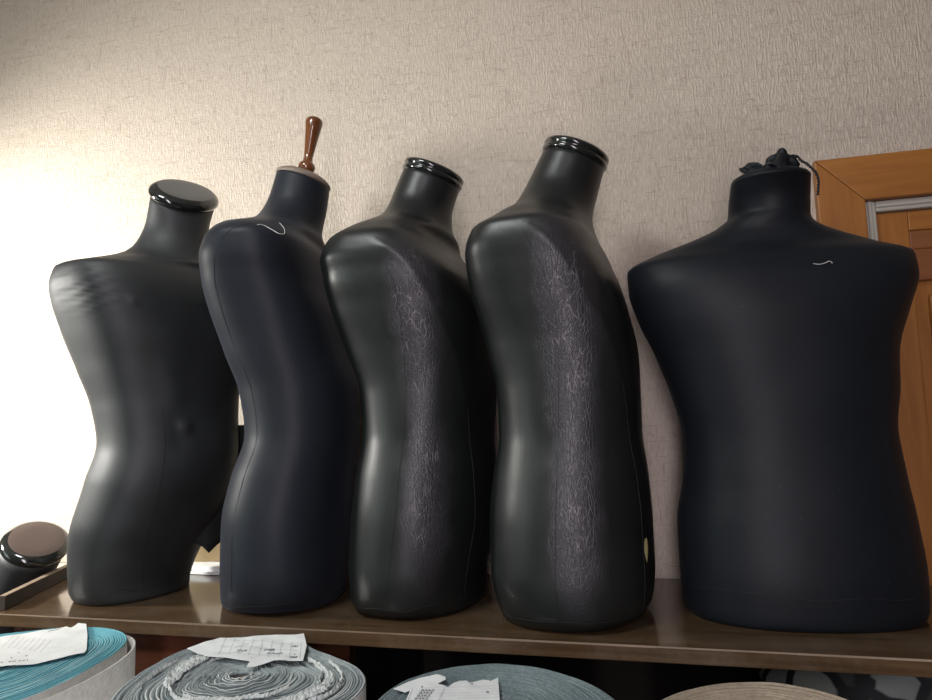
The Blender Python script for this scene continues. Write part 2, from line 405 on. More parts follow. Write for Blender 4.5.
b = bmesh.new(); box(b, (-0.448, -0.346, ZF+0.06), (-0.43, -0.012, -0.0205)); cpart('divider', b, M['dark_wood'])
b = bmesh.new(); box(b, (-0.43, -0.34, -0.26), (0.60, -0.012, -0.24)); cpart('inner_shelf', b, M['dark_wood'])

# ------------------------------------------------------------------ torso forms
T = [0,.02,.08,.15,.22,.29,.36,.43,.50,.55,.585,.61,.632,.652,.672,.70,.735]
TILT = [0]*11+[0,.03,.08,.2,.3,.38]
SQ_SOFT = [2.3]*6+[2.4,2.6,2.8,2.9,2.9,2.8,2.5,2.2,2,2,2]
SQ_HARD = [2.3]*5+[2.5,2.7,3,3.3,3.5,3.5,3.3,2.8,2.3,2,2,2]
SQ_WIDE = [2.3]*8+[2.4,2.6,2.6,2.5,2.3,2.1,2,2,2]
FORMS = {
  1: dict(x=-0.8688, y=-0.2267, face=-13.55, tall=0.9529, neck=1.612,
    width=[0.1015, 0.1079, 0.1219, 0.1365, 0.1379, 0.1313, 0.1359, 0.1508, 0.1726, 0.1889, 0.1972, 0.1946, 0.1621, 0.1161, 0.0736, 0.0574, 0.0633],
    depth=[0.0812, 0.0838, 0.0941, 0.1028, 0.1004, 0.0955, 0.0973, 0.1059, 0.113, 0.1125, 0.1065, 0.0975, 0.0867, 0.0761, 0.0633, 0.0555, 0.0489],
    ahead=[-0.0526, -0.0466, -0.0329, -0.0132, 0.0034, 0.0138, 0.0097, 0.0039, 0.0003, -0.001, -0.0005, 0.0001, 0.0026, 0.0138, 0.0195, 0.0253, 0.0398],
    aside=[-0.0123, -0.0159, -0.0125, -0.0043, 0.0037, 0.0102, 0.0061, 0.0006, -0.0015, -0.0021, -0.0019, -0.0021, 0.0042, 0.0088, 0.0072, 0.0069, 0.008]),
  2: dict(x=-0.6084, y=-0.2253, face=10.94, tall=0.9895, neck=1.359,
    width=[0.1094, 0.134, 0.1491, 0.1528, 0.1485, 0.1405, 0.145, 0.1553, 0.1724, 0.1866, 0.1971, 0.1987, 0.1803, 0.1341, 0.0843, 0.0585, 0.0529],
    depth=[0.1008, 0.1008, 0.1023, 0.1033, 0.0992, 0.0939, 0.0962, 0.0959, 0.0976, 0.0943, 0.0925, 0.0876, 0.0794, 0.0682, 0.0559, 0.0532, 0.0497],
    ahead=[-0.0068, -0.0019, 0.002, 0.0066, 0.0178, 0.0319, 0.027, 0.007, -0.0102, -0.0204, -0.022, -0.0196, -0.019, -0.0058, 0.0058, 0.0194, 0.0315],
    aside=[0.0075, 0.0029, 0.0005, -0.0008, 0.0007, 0.0038, 0.0036, 0.0009, -0.001, -0.002, -0.0024, -0.0028, -0.0034, 0.0001, 0.0018, 0.0024, -0.0011]),
  3: dict(x=-0.3634, y=-0.2032, face=-3.98, tall=0.9686, neck=1.209,
    width=[0.1276, 0.1436, 0.1532, 0.1547, 0.1498, 0.1411, 0.1456, 0.1577, 0.1754, 0.1879, 0.1939, 0.1886, 0.165, 0.1297, 0.0866, 0.063, 0.058],
    depth=[0.1004, 0.0997, 0.1049, 0.1106, 0.1063, 0.0977, 0.099, 0.1085, 0.1157, 0.113, 0.1034, 0.089, 0.0759, 0.068, 0.058, 0.0541, 0.0517],
    ahead=[-0.0101, -0.0116, -0.0067, 0.0021, 0.0073, 0.0128, 0.0149, 0.0073, -0.0022, -0.0104, -0.0182, -0.0221, -0.0181, -0.0041, 0.0051, 0.014, 0.0319],
    aside=[0.0029, 0.0006, -0.0005, -0.0006, -0.0008, 0.0013, 0.0027, 0.0011, -0.0007, -0.0015, -0.0022, -0.0015, 0.0005, -0.0012, -0.0018, -0.0012, -0.0009]),
  4: dict(x=-0.1144, y=-0.2206, face=-7.24, tall=0.9549, neck=1.381,
    width=[0.1351, 0.15, 0.1587, 0.1578, 0.1515, 0.1428, 0.1473, 0.158, 0.1752, 0.1888, 0.1965, 0.1939, 0.1675, 0.1322, 0.0891, 0.0657, 0.0604],
    depth=[0.1048, 0.1166, 0.1244, 0.1241, 0.119, 0.1091, 0.1092, 0.112, 0.1111, 0.1062, 0.0984, 0.0903, 0.0771, 0.0687, 0.0618, 0.0576, 0.0522],
    ahead=[0.0022, 0.0088, 0.0076, 0.0083, 0.0107, 0.0138, 0.0144, 0.009, -0.0037, -0.0127, -0.018, -0.0184, -0.0131, -0.0067, 0.003, 0.0182, 0.0388],
    aside=[0.0029, 0.0011, -0.0005, -0.0007, -0.0005, 0.0006, 0.0013, 0.0014, 0.0003, -0.0005, -0.0009, -0.0008, 0.0026, -0.002, -0.0025, -0.0005, -0.0002]),
  5: dict(x=0.2238, y=-0.1872, face=-84.69, tall=0.9105, neck=1.004,
    width=[0.1624, 0.1686, 0.1704, 0.1676, 0.1576, 0.1532, 0.1642, 0.177, 0.2008, 0.2131, 0.2138, 0.1696, 0.1147, 0.0711, 0.062, 0.0584, 0.0596],
    depth=[0.1038, 0.1111, 0.1172, 0.1134, 0.1043, 0.098, 0.1013, 0.1083, 0.1127, 0.1091, 0.1002, 0.0891, 0.0835, 0.0749, 0.0642, 0.0584, 0.0545],
    ahead=[0.0123, 0.0076, 0.0041, 0.0018, 0.0016, 0.0018, 0.001, -0.0009, -0.0003, -0.0015, -0.0055, -0.0136, -0.0119, 0.0005, 0.0118, 0.0246, 0.0502],
    aside=[0.0021, 0.0023, 0.0027, 0.0013, 0.0039, 0.0025, -0.0001, -0.0069, -0.0103, -0.0094, -0.0094, -0.0148, -0.0122, -0.0088, -0.0017, -0.0029, -0.0057]),
}

A1 = FORMS[1]
FORMS[6] = dict(A1, face=-10.0, tall=0.98, neck=2.6, width=[0.75*w for w in A1['width'][:14]]+[0.078, 0.060, 0.0565],
                depth=[0.85*w for w in A1['depth'][:14]]+[0.064, 0.058, 0.0555], ahead=A1['ahead'][:14]+[0.03, 0.070, 0.135], aside=[0]*17)
# how far the neck is cut at a slant, how square the shoulders are, and the side the slant turns to
STYLE = {1: (1.95, SQ_SOFT, -22), 2: (0.8, SQ_SOFT, 0), 3: (1.0, SQ_HARD, 0), 4: (1.0, SQ_HARD, 0), 5: (0.15, SQ_WIDE, 0), 6: (1.7, SQ_SOFT, -22)}
FORMS[5]['neck'] = 0.80
FORMS[3]['neck'] += 0.07
for i_ in range(0, 10):
    for n_, d_ in (('width', .012), ('aside', .012), ('depth', .003), ('ahead', .003)): FORMS[3][n_][i_] += d_
for i_, d_ in ((0, .002), (1, .007), (2, .010), (3, .006)): FORMS[1]['depth'][i_] -= d_; FORMS[1]['ahead'][i_] -= d_
FORMS[5]['width'][13:] = [0.0735, 0.0605, 0.0595, 0.0570]

def surf(k, t, a, off=0.0):
    """point of form k's skin at height t and angle a (0 = its left side, pi/2 = front), in its own frame"""
    F = FORMS[k]; lean, sq, turn = STYLE[k]; e = (math.cos(math.radians(turn)), math.sin(math.radians(turn)))
    w, d, v, u = (pchip(T, F[n], t) for n in ('width', 'depth', 'ahead', 'aside'))
    ti = pchip(T, TILT, t) * lean; n = pchip(T, sq, t)
    z = (t + max(t-.66, 0)*(F['neck']-1)) * F['tall']
    c, s = math.cos(a), math.sin(a)
    U = (w+off)*math.copysign(abs(c)**(2/n), c); V = (d+off)*math.copysign(abs(s)**(2/n), s)
    q = V*e[0] + U*e[1]; k1 = q*(math.cos(ti)-1)
    return Vector((v + V + k1*e[0], u + U + k1*e[1], z - q*math.sin(ti)))

def body_mesh(k, ns=120, na=120, bumps=(), folds=None):
    rows = []
    for i in range(ns+1):
        t = T[-1]*i/ns; row = []
        for j in range(na):
            a = 2*math.pi*j/na
            p = surf(k, t, a)
            o = 0.0
            for (ba, bt, ra, rt, h) in bumps:
                da = (a-ba+math.pi) % (2*math.pi) - math.pi
                o += h*math.exp(-(da/ra)**2-((t-bt)/rt)**2)
            if folds:
                o += folds(a, t)
            o += 0.0010*(noise.noise(p*11+Vector((k*3.1, 0, 0)))) * (1 if t < .6 else 0.3)
            if o:
                dirv = Vector((p.x-pchip(T, FORMS[k]['ahead'], t), p.y, 0)).normalized()
                p = p + dirv*o
            row.append(p)
        rows.append(row)
    # rolled-in bottom edge
    r0 = rows[0]; c0 = sum(r0, Vector())/len(r0)
    lift = 0.004
    rows = [[c0+(p-c0)*0.972 for p in r0], [c0+(p-c0)*0.992+Vector((0,0,0.0012)) for p in r0]] + [[p+Vector((0,0,lift)) if False else p for p in r] for r in rows[1:]]
    bm = bmesh.new(); rings(bm, rows); return bm

def neck_cap(k, name, profile, parent, mat, top_mat=None, top_from=None, seg=72, wob=0):
    F = FORMS[k]; tz = T[-1]
    ring = [surf(k, tz, 2*math.pi*j/seg) for j in range(seg)]; c = sum(ring, Vector())/seg
    ti = TILT[-1]*STYLE[k][0]; tr = math.radians(STYLE[k][2]); n = Vector((math.sin(ti)*math.cos(tr), math.sin(ti)*math.sin(tr), math.cos(ti)))
    bm = bmesh.new(); rows = [[c+(p-c)*s+n*h for p in ring] for s, h in profile]
    vr = rings(bm, rows)
    if top_from is not None:
        bm.faces.ensure_lookup_table()
        lo = rows[top_from]; hts = (lo[0]-c).dot(n)
        for f in bm.faces:
            if all((v.co-c).dot(n) > hts-1e-5 for v in f.verts): f.material_index = 1
    return obj(name, bm, mat, parent, True, [mat, top_mat] if top_mat else None), c, n

def seam_along(k, pts, r, parent, name='seam', mat='seam'):
    P = catmull([Vector((a, t, 0)) for a, t in pts], 14)
    bm = bmesh.new(); tube(bm, [surf(k, p.y, p.x, 0.0003) for p in P], r, 6)
    return obj(name, bm, M[mat], parent)
def hem_along(k, t, r, parent, mat='seam', wob=0.0):
    bm = bmesh.new(); rows = []
    N_ = 120
    pts = [surf(k, t+wob*noise.noise(Vector((math.cos(2*math.pi*j/N_)*2, math.sin(2*math.pi*j/N_)*2, k))), 2*math.pi*j/N_, 0.0002) for j in range(N_+1)]
    tube(bm, pts, r, 6); return obj('hem', bm, M[mat], parent)

CREST = ([.02, .2, .33, .43, .51, .575, .600, .735], [math.radians(d) for d in (110, 112, 118, 130, 147, 162, 174, 176)])
def crest(a, t):
    # raised edge where the flat side panel meets the front
    return 0.0020*math.exp(-((a-pchip(CREST[0], CREST[1], t)-0.03)/0.085)**2)*min(1, max(0, (t-.25)/.2))*min(1, max(0, (.61-t)/.03))
def form(k, mat, label, group, bumps=(), folds=None, z=0.0008):
    F = FORMS[k]
    root = empty('torso_mannequin', (F['x'], F['y'], z), math.radians(F['face']))
    tag(root, label, 'mannequin', group)
    body = obj('torso', body_mesh(k, bumps=bumps, folds=folds), mat, root)
    return root, body
GR = 'black torso mannequins in a row'
PI = math.pi
FLAT_CAP = [(0.90, -0.004), (1.02, -0.002), (1.075, 0.001), (1.10, 0.005), (1.085, 0.010), (1.04, 0.014), (0.93, 0.0185), (0.87, 0.0195), (0.5, 0.0198), (0.02, 0.02)]
ROUND_CAP = [(0.92, -0.004), (1.01, -0.003), (1.06, 0.0), (1.08, 0.003), (1.06, 0.006), (1.015, 0.0075), (1.05, 0.009), (1.075, 0.012), (1.06, 0.016), (1.0, 0.0185), (0.9, 0.0195), (0.5, 0.0205), (0.02, 0.021)]

def shoulder_folds(a, t):
    # creases pulled diagonally from the shoulder tip of the stretched cover
    da = a - math.radians(158); w = math.exp(-(da/0.36)**2 - ((t-0.565)/0.035)**2)
    return 0.0022*w*math.sin((t + 0.030*da)*2*PI/0.017 + 1.5*math.sin(da*4))
r1, b1 = form(1, M['leather_a'], 'black glossy torso mannequin leftmost in the row, with creased shoulder and grey-topped neck cap', GR,
              bumps=[(math.radians(127), 0.543, 0.06, 0.007, 0.004), (math.radians(118), 0.537, 0.05, 0.006, 0.0025), (math.radians(107), 0.318, 0.09, 0.014, 0.007), (math.radians(112), 0.30, 0.13, 0.035, -0.003), (math.radians(112), 0.40, 0.16, 0.05, 0.004)], folds=shoulder_folds)
neck_cap(1, 'neck_cap', FLAT_CAP, r1, M['gloss_cap'], M['grey_cap'], 7)[0]['label'] = 'glossy black cap with satin grey flat top'
seam_along(1, [(math.radians(104), .01), (math.radians(113), .10), (math.radians(120), .20), (math.radians(124), .31), (math.radians(120), .40), (math.radians(110), .48)], 0.0004, r1)
hem_along(1, 0.022, 0.0005, r1, wob=0.012)

r2, b2 = form(2, M['cloth_b'], 'dark blue-black cloth torso mannequin with brown wooden handle standing on its neck', GR)
_, c2, n2 = neck_cap(2, 'neck_cap', [(0.93, -0.003), (1.01, -0.002), (1.03, 0.001), (1.02, 0.003), (0.93, 0.0075), (0.8, 0.011), (0.6, 0.014), (0.3, 0.016), (0.02, 0.0165)], r2, M['taupe_cap'])
_['label'] = 'taupe wooden domed neck cap'
seam_along(2, [(math.radians(205), .02), (math.radians(203), .30), (math.radians(200), .50), (math.radians(185), .60), (math.radians(170), .625)], 0.0003, r2)
hem_along(2, 0.020, 0.0003, r2, wob=0.01)
def lathe(bm, prof, p0, axis, seg=32):
    ax = Vector(axis).normalized(); e1 = ax.orthogonal().normalized(); e2 = ax.cross(e1)
    rings(bm, [[Vector(p0)+ax*h+(e1*math.cos(2*PI*j/seg)+e2*math.sin(2*PI*j/seg))*r for j in range(seg)] for r, h in prof])
bm = bmesh.new()
lathe(bm, [(0.004, -0.006), (0.0065, 0.0), (0.0125, 0.004), (0.0155, 0.010), (0.0160, 0.0145), (0.0145, 0.0195), (0.0105, 0.0235), (0.0088, 0.026), (0.0092, 0.029), (0.0082, 0.032),
           (0.0088, 0.038), (0.0100, 0.050), (0.0120, 0.068), (0.0145, 0.088), (0.0162, 0.099), (0.0162, 0.104), (0.0145, 0.1085), (0.010, 0.1115), (0.002, 0.1125)], c2+n2*0.013, (0.16, 0.03, 1.0))
obj('handle', bm, M['handle'], r2)['label'] = 'turned lacquered brown wooden handle'

r3, b3 = form(3, M['leather_c'], 'black crackled-leather torso mannequin in profile, standing directly right of the one with the wooden handle', GR, folds=crest)
neck_cap(3, 'neck_cap', ROUND_CAP, r3, M['gloss_cap'])[0]['label'] = 'glossy black rounded neck cap'
r4, b4 = form(4, M['leather_d'], 'largest profile black leather torso mannequin with white cracks and a torn lower front edge', GR, folds=crest)
neck_cap(4, 'neck_cap', ROUND_CAP, r4, M['gloss_cap'])[0]['label'] = 'glossy black rounded neck cap'
for k, r in ((3, r3), (4, r4)):
    front = [(math.radians(172), .600), (math.radians(160), .575), (math.radians(147), .51), (math.radians(130), .43), (math.radians(118), .33), (math.radians(112), .2), (math.radians(110), .02)]
    seam_along(k, front, 0.0005, r)
    seam_along(k, [(math.radians(178), .02), (math.radians(176), .2), (math.radians(176), .35), (math.radians(172), .5), (math.radians(176), .59)], 0.0003, r)
    hem_along(k, 0.020, 0.0003, r, wob=0.012)
# torn hole low on the front where yellow foam shows
bm = bmesh.new(); random.seed(9)
cpt = [surf(4, 0.111+0.018*math.sin(q)*(1+0.15*math.sin(3*q)), math.radians(107)+0.045*math.cos(q)*(1+0.2*math.cos(2*q)), 0.0012) for q in [2*PI*i/22 for i in range(22)]]
cc = surf(4, 0.111, math.radians(107), 0.0025); v = [bm.verts.new(p) for p in cpt]; vc = bm.verts.new(cc)
for i in range(22): bm.faces.new((v[i], v[(i+1) % 22], vc))
obj('foam_patch', bm, M['foam'], r4)['label'] = 'yellow foam showing through a tear'

def soft_folds(a, t): return 0.0
r5, b5 = form(5, M['cloth_e'], 'wide front-facing black cloth mannequin with knotted cover on its neck, rightmost in the row', GR)
hem_along(5, 0.048, 0.0004, r5, wob=0.03)
neck_cap(5, 'neck_top', [(0.985, -0.004), (0.985, 0.0), (0.955, 0.004), (0.85, 0.007), (0.6, 0.009), (0.3, 0.010), (0.02, 0.010)], r5, M['cloth_e'])
def to_local(r, p): return (Matrix.Translation(r.location) @ Matrix.Rotation(r.rotation_euler.z, 4, 'Z')).inverted() @ Vector(p)
# the gathered cloth tied on top of the neck: two pleated tufts
def tuft(bm, path, radii, lobes, seed, flat=0.7):
    P = catmull(path, 5); n = len(P); rows = []
    for i, p in enumerate(P):
        f = i/(n-1)*(len(radii)-1); i0 = min(int(f), len(radii)-2); r = radii[i0]+(radii[i0+1]-radii[i0])*(f-i0)
        row = []
        for j in range(48):
            a = 2*PI*j/48
            rr = r*(1+0.20*math.sin(lobes*a+seed)+0.12*noise.noise(Vector((math.cos(a)*2, math.sin(a)*2, f+seed))))
            row.append(p+Vector((math.cos(a)*rr, math.sin(a)*rr*flat, 0.25*rr*math.sin(2*a+seed))))
        rows.append(row)
    rings(bm, rows)
bm = bmesh.new()
W5 = Matrix.Translation(r5.location) @ Matrix.Rotation(r5.rotation_euler.z, 4, 'Z')
k5 = W5 @ (sum((surf(5, T[-1], 2*PI*j/36) for j in range(36)), Vector())/36)
kx, ky, kz = k5.x-0.001, k5.y, k5.z+0.004
tuft(bm, [to_local(r5, q) for q in ((kx-0.006, ky, kz-0.006), (kx-0.015, ky, kz+0.006), (kx-0.026, ky, kz+0.015), (kx-0.034, ky, kz+0.021))], [0.028, 0.020, 0.017, 0.010], 5, 0.4)
tuft(bm, [to_local(r5, q) for q in ((kx+0.012, ky, kz-0.008), (kx+0.014, ky, kz+0.010), (kx+0.018, ky+0.002, kz+0.021), (kx+0.018, ky, kz+0.030))], [0.035, 0.028, 0.026, 0.023], 5, 2.6, 0.8)
tuft(bm, [to_local(r5, q) for q in ((kx-0.000, ky-0.006, kz-0.004), (kx-0.000, ky-0.004, kz+0.006), (kx, ky-0.004, kz+0.012))], [0.040, 0.030, 0.014], 6, 3.0, 0.9)
obj('tied_cloth', bm, M['cloth_e'], r5)['label'] = 'gathered knot of the black cover'
S = catmull([to_local(r5, (kx+q[0]*0.96+0.001, ky-0.015, kz+q[1]-0.003)) for q in ((0.006, 0.014), (0.018, 0.026), (0.036, 0.028), (0.044, 0.019), (0.051, 0.014), (0.057, 0.007), (0.0635, -0.002), (0.0660, -0.014), (0.0650, -0.025), (0.0635, -0.036))], 8)
bm = bmesh.new()
for ph in (0, PI):
    tube(bm, [p+Vector((0.0011*math.cos(i*0.9+ph), 0.0011*math.sin(i*0.9+ph), 0.0007*math.cos(i*0.9+ph))) for i, p in enumerate(S)], 0.0012, 6)
obj('drawstring', bm, M['seam'], r5)['label'] = 'twisted black string hanging from the knot'

F6 = FORMS[6]; q6 = Matrix.Rotation(math.radians(F6['face']), 3, 'Z') @ (sum((surf(6, T[-1], 2*PI*j/36) for j in range(36)), Vector())/36)
F6['x'], F6['y'] = -1.186-q6.x, -0.195-q6.y; Z6 = 0.074-q6.z
# the sixth form, standing low beside the cabinet on a metal pole
r6, b6 = form(6, M['leather_a'], 'black mannequin beyond the cabinet end, only its brown-topped neck showing at the lower left', GR, z=Z6)
neck_cap(6, 'neck_cap', FLAT_CAP, r6, M['gloss_cap'], M['brown_cap'], 7)[0]['label'] = 'glossy black cap with flat brown top'
bm = bmesh.new(); lathe(bm, [(0.014, ZF-Z6+0.02), (0.014, 0.02)], (0, 0, 0), (0, 0, 1), 20); obj('stand_pole', bm, M['metal'], r6)
bm = bmesh.new(); lathe(bm, [(0.14, ZF-Z6+0.0005), (0.14, ZF-Z6+0.01), (0.12, ZF-Z6+0.018), (0.02, ZF-Z6+0.024)], (0, 0, 0), (0, 0, 1), 40); obj('stand_base', bm, M['metal'], r6)

# ------------------------------------------------------------------ rolls of cloth standing in front of the cabinet
def outline(cf, th):
    a0, a1, b1_, a2, b2_, a3, b3_ = cf
    return a0+a1*math.cos(th)+b1_*math.sin(th)+a2*math.cos(2*th)+b2_*math.sin(2*th)+a3*math.cos(3*th)+b3_*math.sin(3*th)
def cloth_roll(c, cf, layers, mats, seed, core_r, label, irregular=0.3, deep=0.003, light_every=2, rise=0.0015, core_off=(0, 0)):
    """mats = (pile, light edge, gap darkened like shade, side)"""
    root = empty('fabric_roll', (c[0], c[1], ZF)); tag(root, label, 'fabric roll', 'rolls of cloth in front of the cabinet')
    rnd = random.Random(seed); seg = 144; H = c[2]-ZF
    bm = bmesh.new(); rows = []; mi = []
    def pt(s, th, z):
        r = outline(cf, th)
        inner = core_r+(r-core_r)*s
        sq = irregular*0.012*math.sin(math.pi*s)*noise.noise(Vector((math.cos(th)*1.6, math.sin(th)*1.6, s*4+seed)))
        rr = max(inner+sq, 0.004)
        k = 1-s
        return Vector((rr*math.cos(th)+core_off[0]*k, rr*math.sin(th)+core_off[1]*k, z))
    def ring(s, dz, amp, sd):
        out = []
        for j in range(seg):
            th = 2*PI*j/seg
            ss = s + (th/(2*PI)-0.5)/layers*0.0
            out.append(pt(ss, th, H+dz+amp*noise.noise(Vector((math.cos(th)*3, math.sin(th)*3, sd)))))
        return out
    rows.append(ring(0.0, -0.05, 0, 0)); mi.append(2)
    for L in range(layers):
        s0 = L/layers; w = 1/layers
        w0 = w*rnd.uniform(0.62, 0.85)
        hz = rnd.uniform(-rise, rise); sd = rnd.uniform(0, 90)
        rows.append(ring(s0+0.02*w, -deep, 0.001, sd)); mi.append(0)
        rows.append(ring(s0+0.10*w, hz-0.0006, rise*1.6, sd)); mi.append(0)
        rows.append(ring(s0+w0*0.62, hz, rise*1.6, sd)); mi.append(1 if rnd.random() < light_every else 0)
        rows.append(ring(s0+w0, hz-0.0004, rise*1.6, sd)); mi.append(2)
    rows.append(ring(0.995, -deep*0.4, 0.0006, 5)); mi.append(1)
    rows.append(ring(1.0, -0.0015, 0.0006, 5)); mi.append(3)
    rows.append([Vector((p.x, p.y, 0)) for p in rows[-1]])
    vr = [[bm.verts.new(p) for p in r] for r in rows]
    for i in range(len(vr)-1):
        for j in range(seg):
            bm.faces.new((vr[i][j], vr[i][(j+1) % seg], vr[i+1][(j+1) % seg], vr[i+1][j])).material_index = mi[i]
    bm.faces.new(vr[-1]).material_index = 3
    obj('rolled_cloth', bm, None, root, True, list(mats))
    # cardboard tube in the middle
    bm = bmesh.new()
    ro, ri = core_r*0.98, core_r*0.80
    P = [(ri, H-0.9), (ri, H-0.006), (ro, H-0.006), (ro, H-0.9)]
    rows = [[Vector((r*math.cos(2*PI*j/40)+core_off[0], r*math.sin(2*PI*j/40)+core_off[1], z)) for j in range(40)] for r, z in P]
    rings(bm, rows+[rows[0]], cap0=False, cap1=False)
    obj('cardboard_core', bm, M['core'], root, True)
    return root, H
M['teal'] = pile_mat('teal pile edge', (0.10, 0.33, 0.40), (0.22, 0.52, 0.60))
M['teal_l'] = pile_mat('pale teal edge', (0.28, 0.55, 0.60), (0.45, 0.70, 0.74))
M['teal_g'] = plain('shaded teal gap', (0.045, 0.17, 0.21), 1.0)  # groove colour darkened to stand in for shade between layers
M['grey'] = pile_mat('grey cloth edge', (0.24, 0.28, 0.29), (0.44, 0.49, 0.49))
M['grey_l'] = pile_mat('pale grey edge', (0.52, 0.56, 0.55), (0.80, 0.83, 0.80))
M['grey_g'] = plain('shaded grey gap', (0.11, 0.13, 0.135), 1.0)  # painted shade for the grooves of the grey and slate rolls
M['slate'] = pile_mat('slate cloth edge', (0.12, 0.16, 0.17), (0.25, 0.31, 0.32))
M['slate_l'] = pile_mat('pale slate edge', (0.25, 0.31, 0.31), (0.42, 0.47, 0.47))
M['beige'] = pile_mat('beige cloth edge', (0.30, 0.24, 0.18), (0.48, 0.40, 0.31))
M['beige_l'] = pile_mat('cream cloth edge', (0.50, 0.46, 0.39), (0.66, 0.62, 0.54))
M['beige_g'] = plain('shaded brown gap', (0.16, 0.12, 0.085), 1.0)  # painted shade for the grooves of the beige roll

R1, H1 = cloth_roll((-0.843, -0.590, -0.000), (0.1651, 0.003, -0.0107, -0.0068, -0.0028, -0.0102, 0.0), 44, (M['teal'], M['teal_l'], M['teal_g'], M['backing']), 1, 0.02,
    'roll of teal cloth with pale backing at the lower left corner', 0.5, 0.0012, 0.35, 0.0006)
R2, H2 = cloth_roll((-0.499, -0.544, -0.010), (0.1502, 0.0051, -0.012, 0.003, -0.0175, 0.0105, -0.0017), 42, (M['grey'], M['grey_l'], M['grey_g'], M['backing']), 2, 0.012,
    'roll of grey cloth with frayed white edges below the mannequin with the handle', 1.3, 0.0022, 0.5, 0.0014)
R3, H3 = cloth_roll((-0.167, -0.558, -0.020), (0.139, -0.0022, -0.0032, 0.002, -0.0029, 0.0015, -0.0016), 34, (M['slate'], M['slate_l'], M['grey_g'], M['backing']), 3, 0.026,
    'slate grey cloth roll with wide brown cardboard core below the profile mannequins', 0.6, 0.0022, 0.35, 0.001)
R4, H4 = cloth_roll((0.123, -0.546, -0.025), (0.1252, -0.0016, -0.0017, 0.0002, 0.0033, -0.0034, -0.0015), 24, (M['beige'], M['beige_l'], M['beige_g'], M['backing']), 4, 0.02,
    'roll of beige cloth at the bottom edge, in front of the rightmost mannequin', 0.5, 0.002, 0.4, 0.0008)
# loose outer turn of the teal roll
bm = bmesh.new(); rows_o = []; cf1 = (0.1651, 0.003, -0.0107, -0.0068, -0.0028, -0.0102, 0.0)
N_ = 40
for i in range(N_+1):
    th = math.radians(-70+130*i/N_); r = outline(cf1, th)+0.001+0.017*math.sin(PI*i/N_)**0.8
    rows_o.append([Vector(((r+dr)*math.cos(th), (r+dr)*math.sin(th), z)) for dr, z in ((0, 0.02), (0, H1-0.004), (0.0025, H1-0.004), (0.0025, 0.02))])
rings(bm, rows_o); obj('loose_layer', bm, M['backing'], R1)['label'] = 'loose outermost layer standing away from the roll'
# frayed strips of white on the grey roll
def ribbon(path, w, z, seed, parent, name, mat, jag=0.5, thick=0.001):
    P = catmull([Vector((x, y, z)) for x, y in path], 10); rnd = random.Random(seed); bm = bmesh.new(); rows = []
    for i, p in enumerate(P):
        t = (P[min(i+1, len(P)-1)]-P[max(i-1, 0)]).normalized(); nrm = Vector((-t.y, t.x, 0))
        e = math.sin(PI*i/(len(P)-1))**0.5
        a, b_ = w*e*(1+jag*rnd.uniform(-1, 1))+0.0004, w*e*(1+jag*rnd.uniform(-1, 1))+0.0004
        hz = rnd.uniform(0, 0.003)
        q1, q2 = p-nrm*a, p+nrm*b_
        rows.append([q1, p+Vector((0, 0, 0.0012+hz)), q2, q2-Vector((0, 0, thick)), q1-Vector((0, 0, thick))])
    rings(bm, rows); return obj(name, bm, mat, parent, False)
c = Vector((-0.499, -0.544))
def arc(s, a0, a1, n=9):
    cf = (0.1502, 0.0051, -0.012, 0.003, -0.0175, 0.0105, -0.0017)
    return [((outline(cf, math.radians(a0+(a1-a0)*i/n))*s)*math.cos(math.radians(a0+(a1-a0)*i/n)), (outline(cf, math.radians(a0+(a1-a0)*i/n))*s)*math.sin(math.radians(a0+(a1-a0)*i/n))) for i in range(n+1)]
rf = random.Random(21)
def strand(s_, a0, a1, w, seed): ribbon([(x+rf.uniform(-.002, .002), y+rf.uniform(-.002, .002)) for x, y in arc(s_, a0, a1)], w, H2+0.003, seed, R2, 'frayed_edge', M['grey_l'], 0.9)
for s_, a0, a1, w in ((0.60, 120, 222, 0.0036), (0.635, 135, 205, 0.0030), (0.56, 150, 235, 0.0018), (0.68, 125, 190, 0.0012), (0.70, -70, 40, 0.0030), (0.74, -60, 10, 0.0026), (0.66, -85, 25, 0.0014),
                      (0.82, -80, 30, 0.0014), (0.80, 165, 215, 0.0008), (0.52, -110, -20, 0.0016), (0.57, -120, -60, 0.0026), (0.45, 60, 160, 0.0009)):
    strand(s_, a0, a1, w, int(s_*100))
# ------------------------------------------------------------------ paper labels on the rolls
def sheet(name, pts, z, label, seed, amp=0.003, cut=24):
    """a torn, slightly crumpled sheet of paper with thickness"""
    cx = sum(p[0] for p in pts)/len(pts); cy = sum(p[1] for p in pts)/len(pts)
    b = bmesh.new(); vs = [b.verts.new((p[0]-cx, p[1]-cy, 0)) for p in pts]; f = b.faces.new(vs)
    if f.normal.z < 0: f.normal_flip()
    b.normal_update()
    bmesh.ops.triangulate(b, faces=list(b.faces))
    for _ in range(4):
        bmesh.ops.subdivide_edges(b, edges=[e for e in b.edges if e.calc_length() > 0.008], cuts=1, use_grid_fill=False)
        bmesh.ops.triangulate(b, faces=list(b.faces))
    for v in b.verts: v.co.z = paper_z(v.co.x, v.co.y, seed, amp)
    bmesh.ops.recalc_face_normals(b, faces=b.faces)
    geom = bmesh.ops.solidify(b, geom=list(b.faces), thickness=0.0005)
    o = obj(name, b, M['paper'], None, False); o.location = (cx, cy, z)
    return tag(o, label, 'label', 'paper labels lying on the cloth rolls'), (cx, cy)
def paper_z(x, y, seed, amp): return amp*(0.6+noise.noise(Vector((x*16, y*16, seed*3.3)))+0.4*noise.noise(Vector((x*45, y*45, seed))))
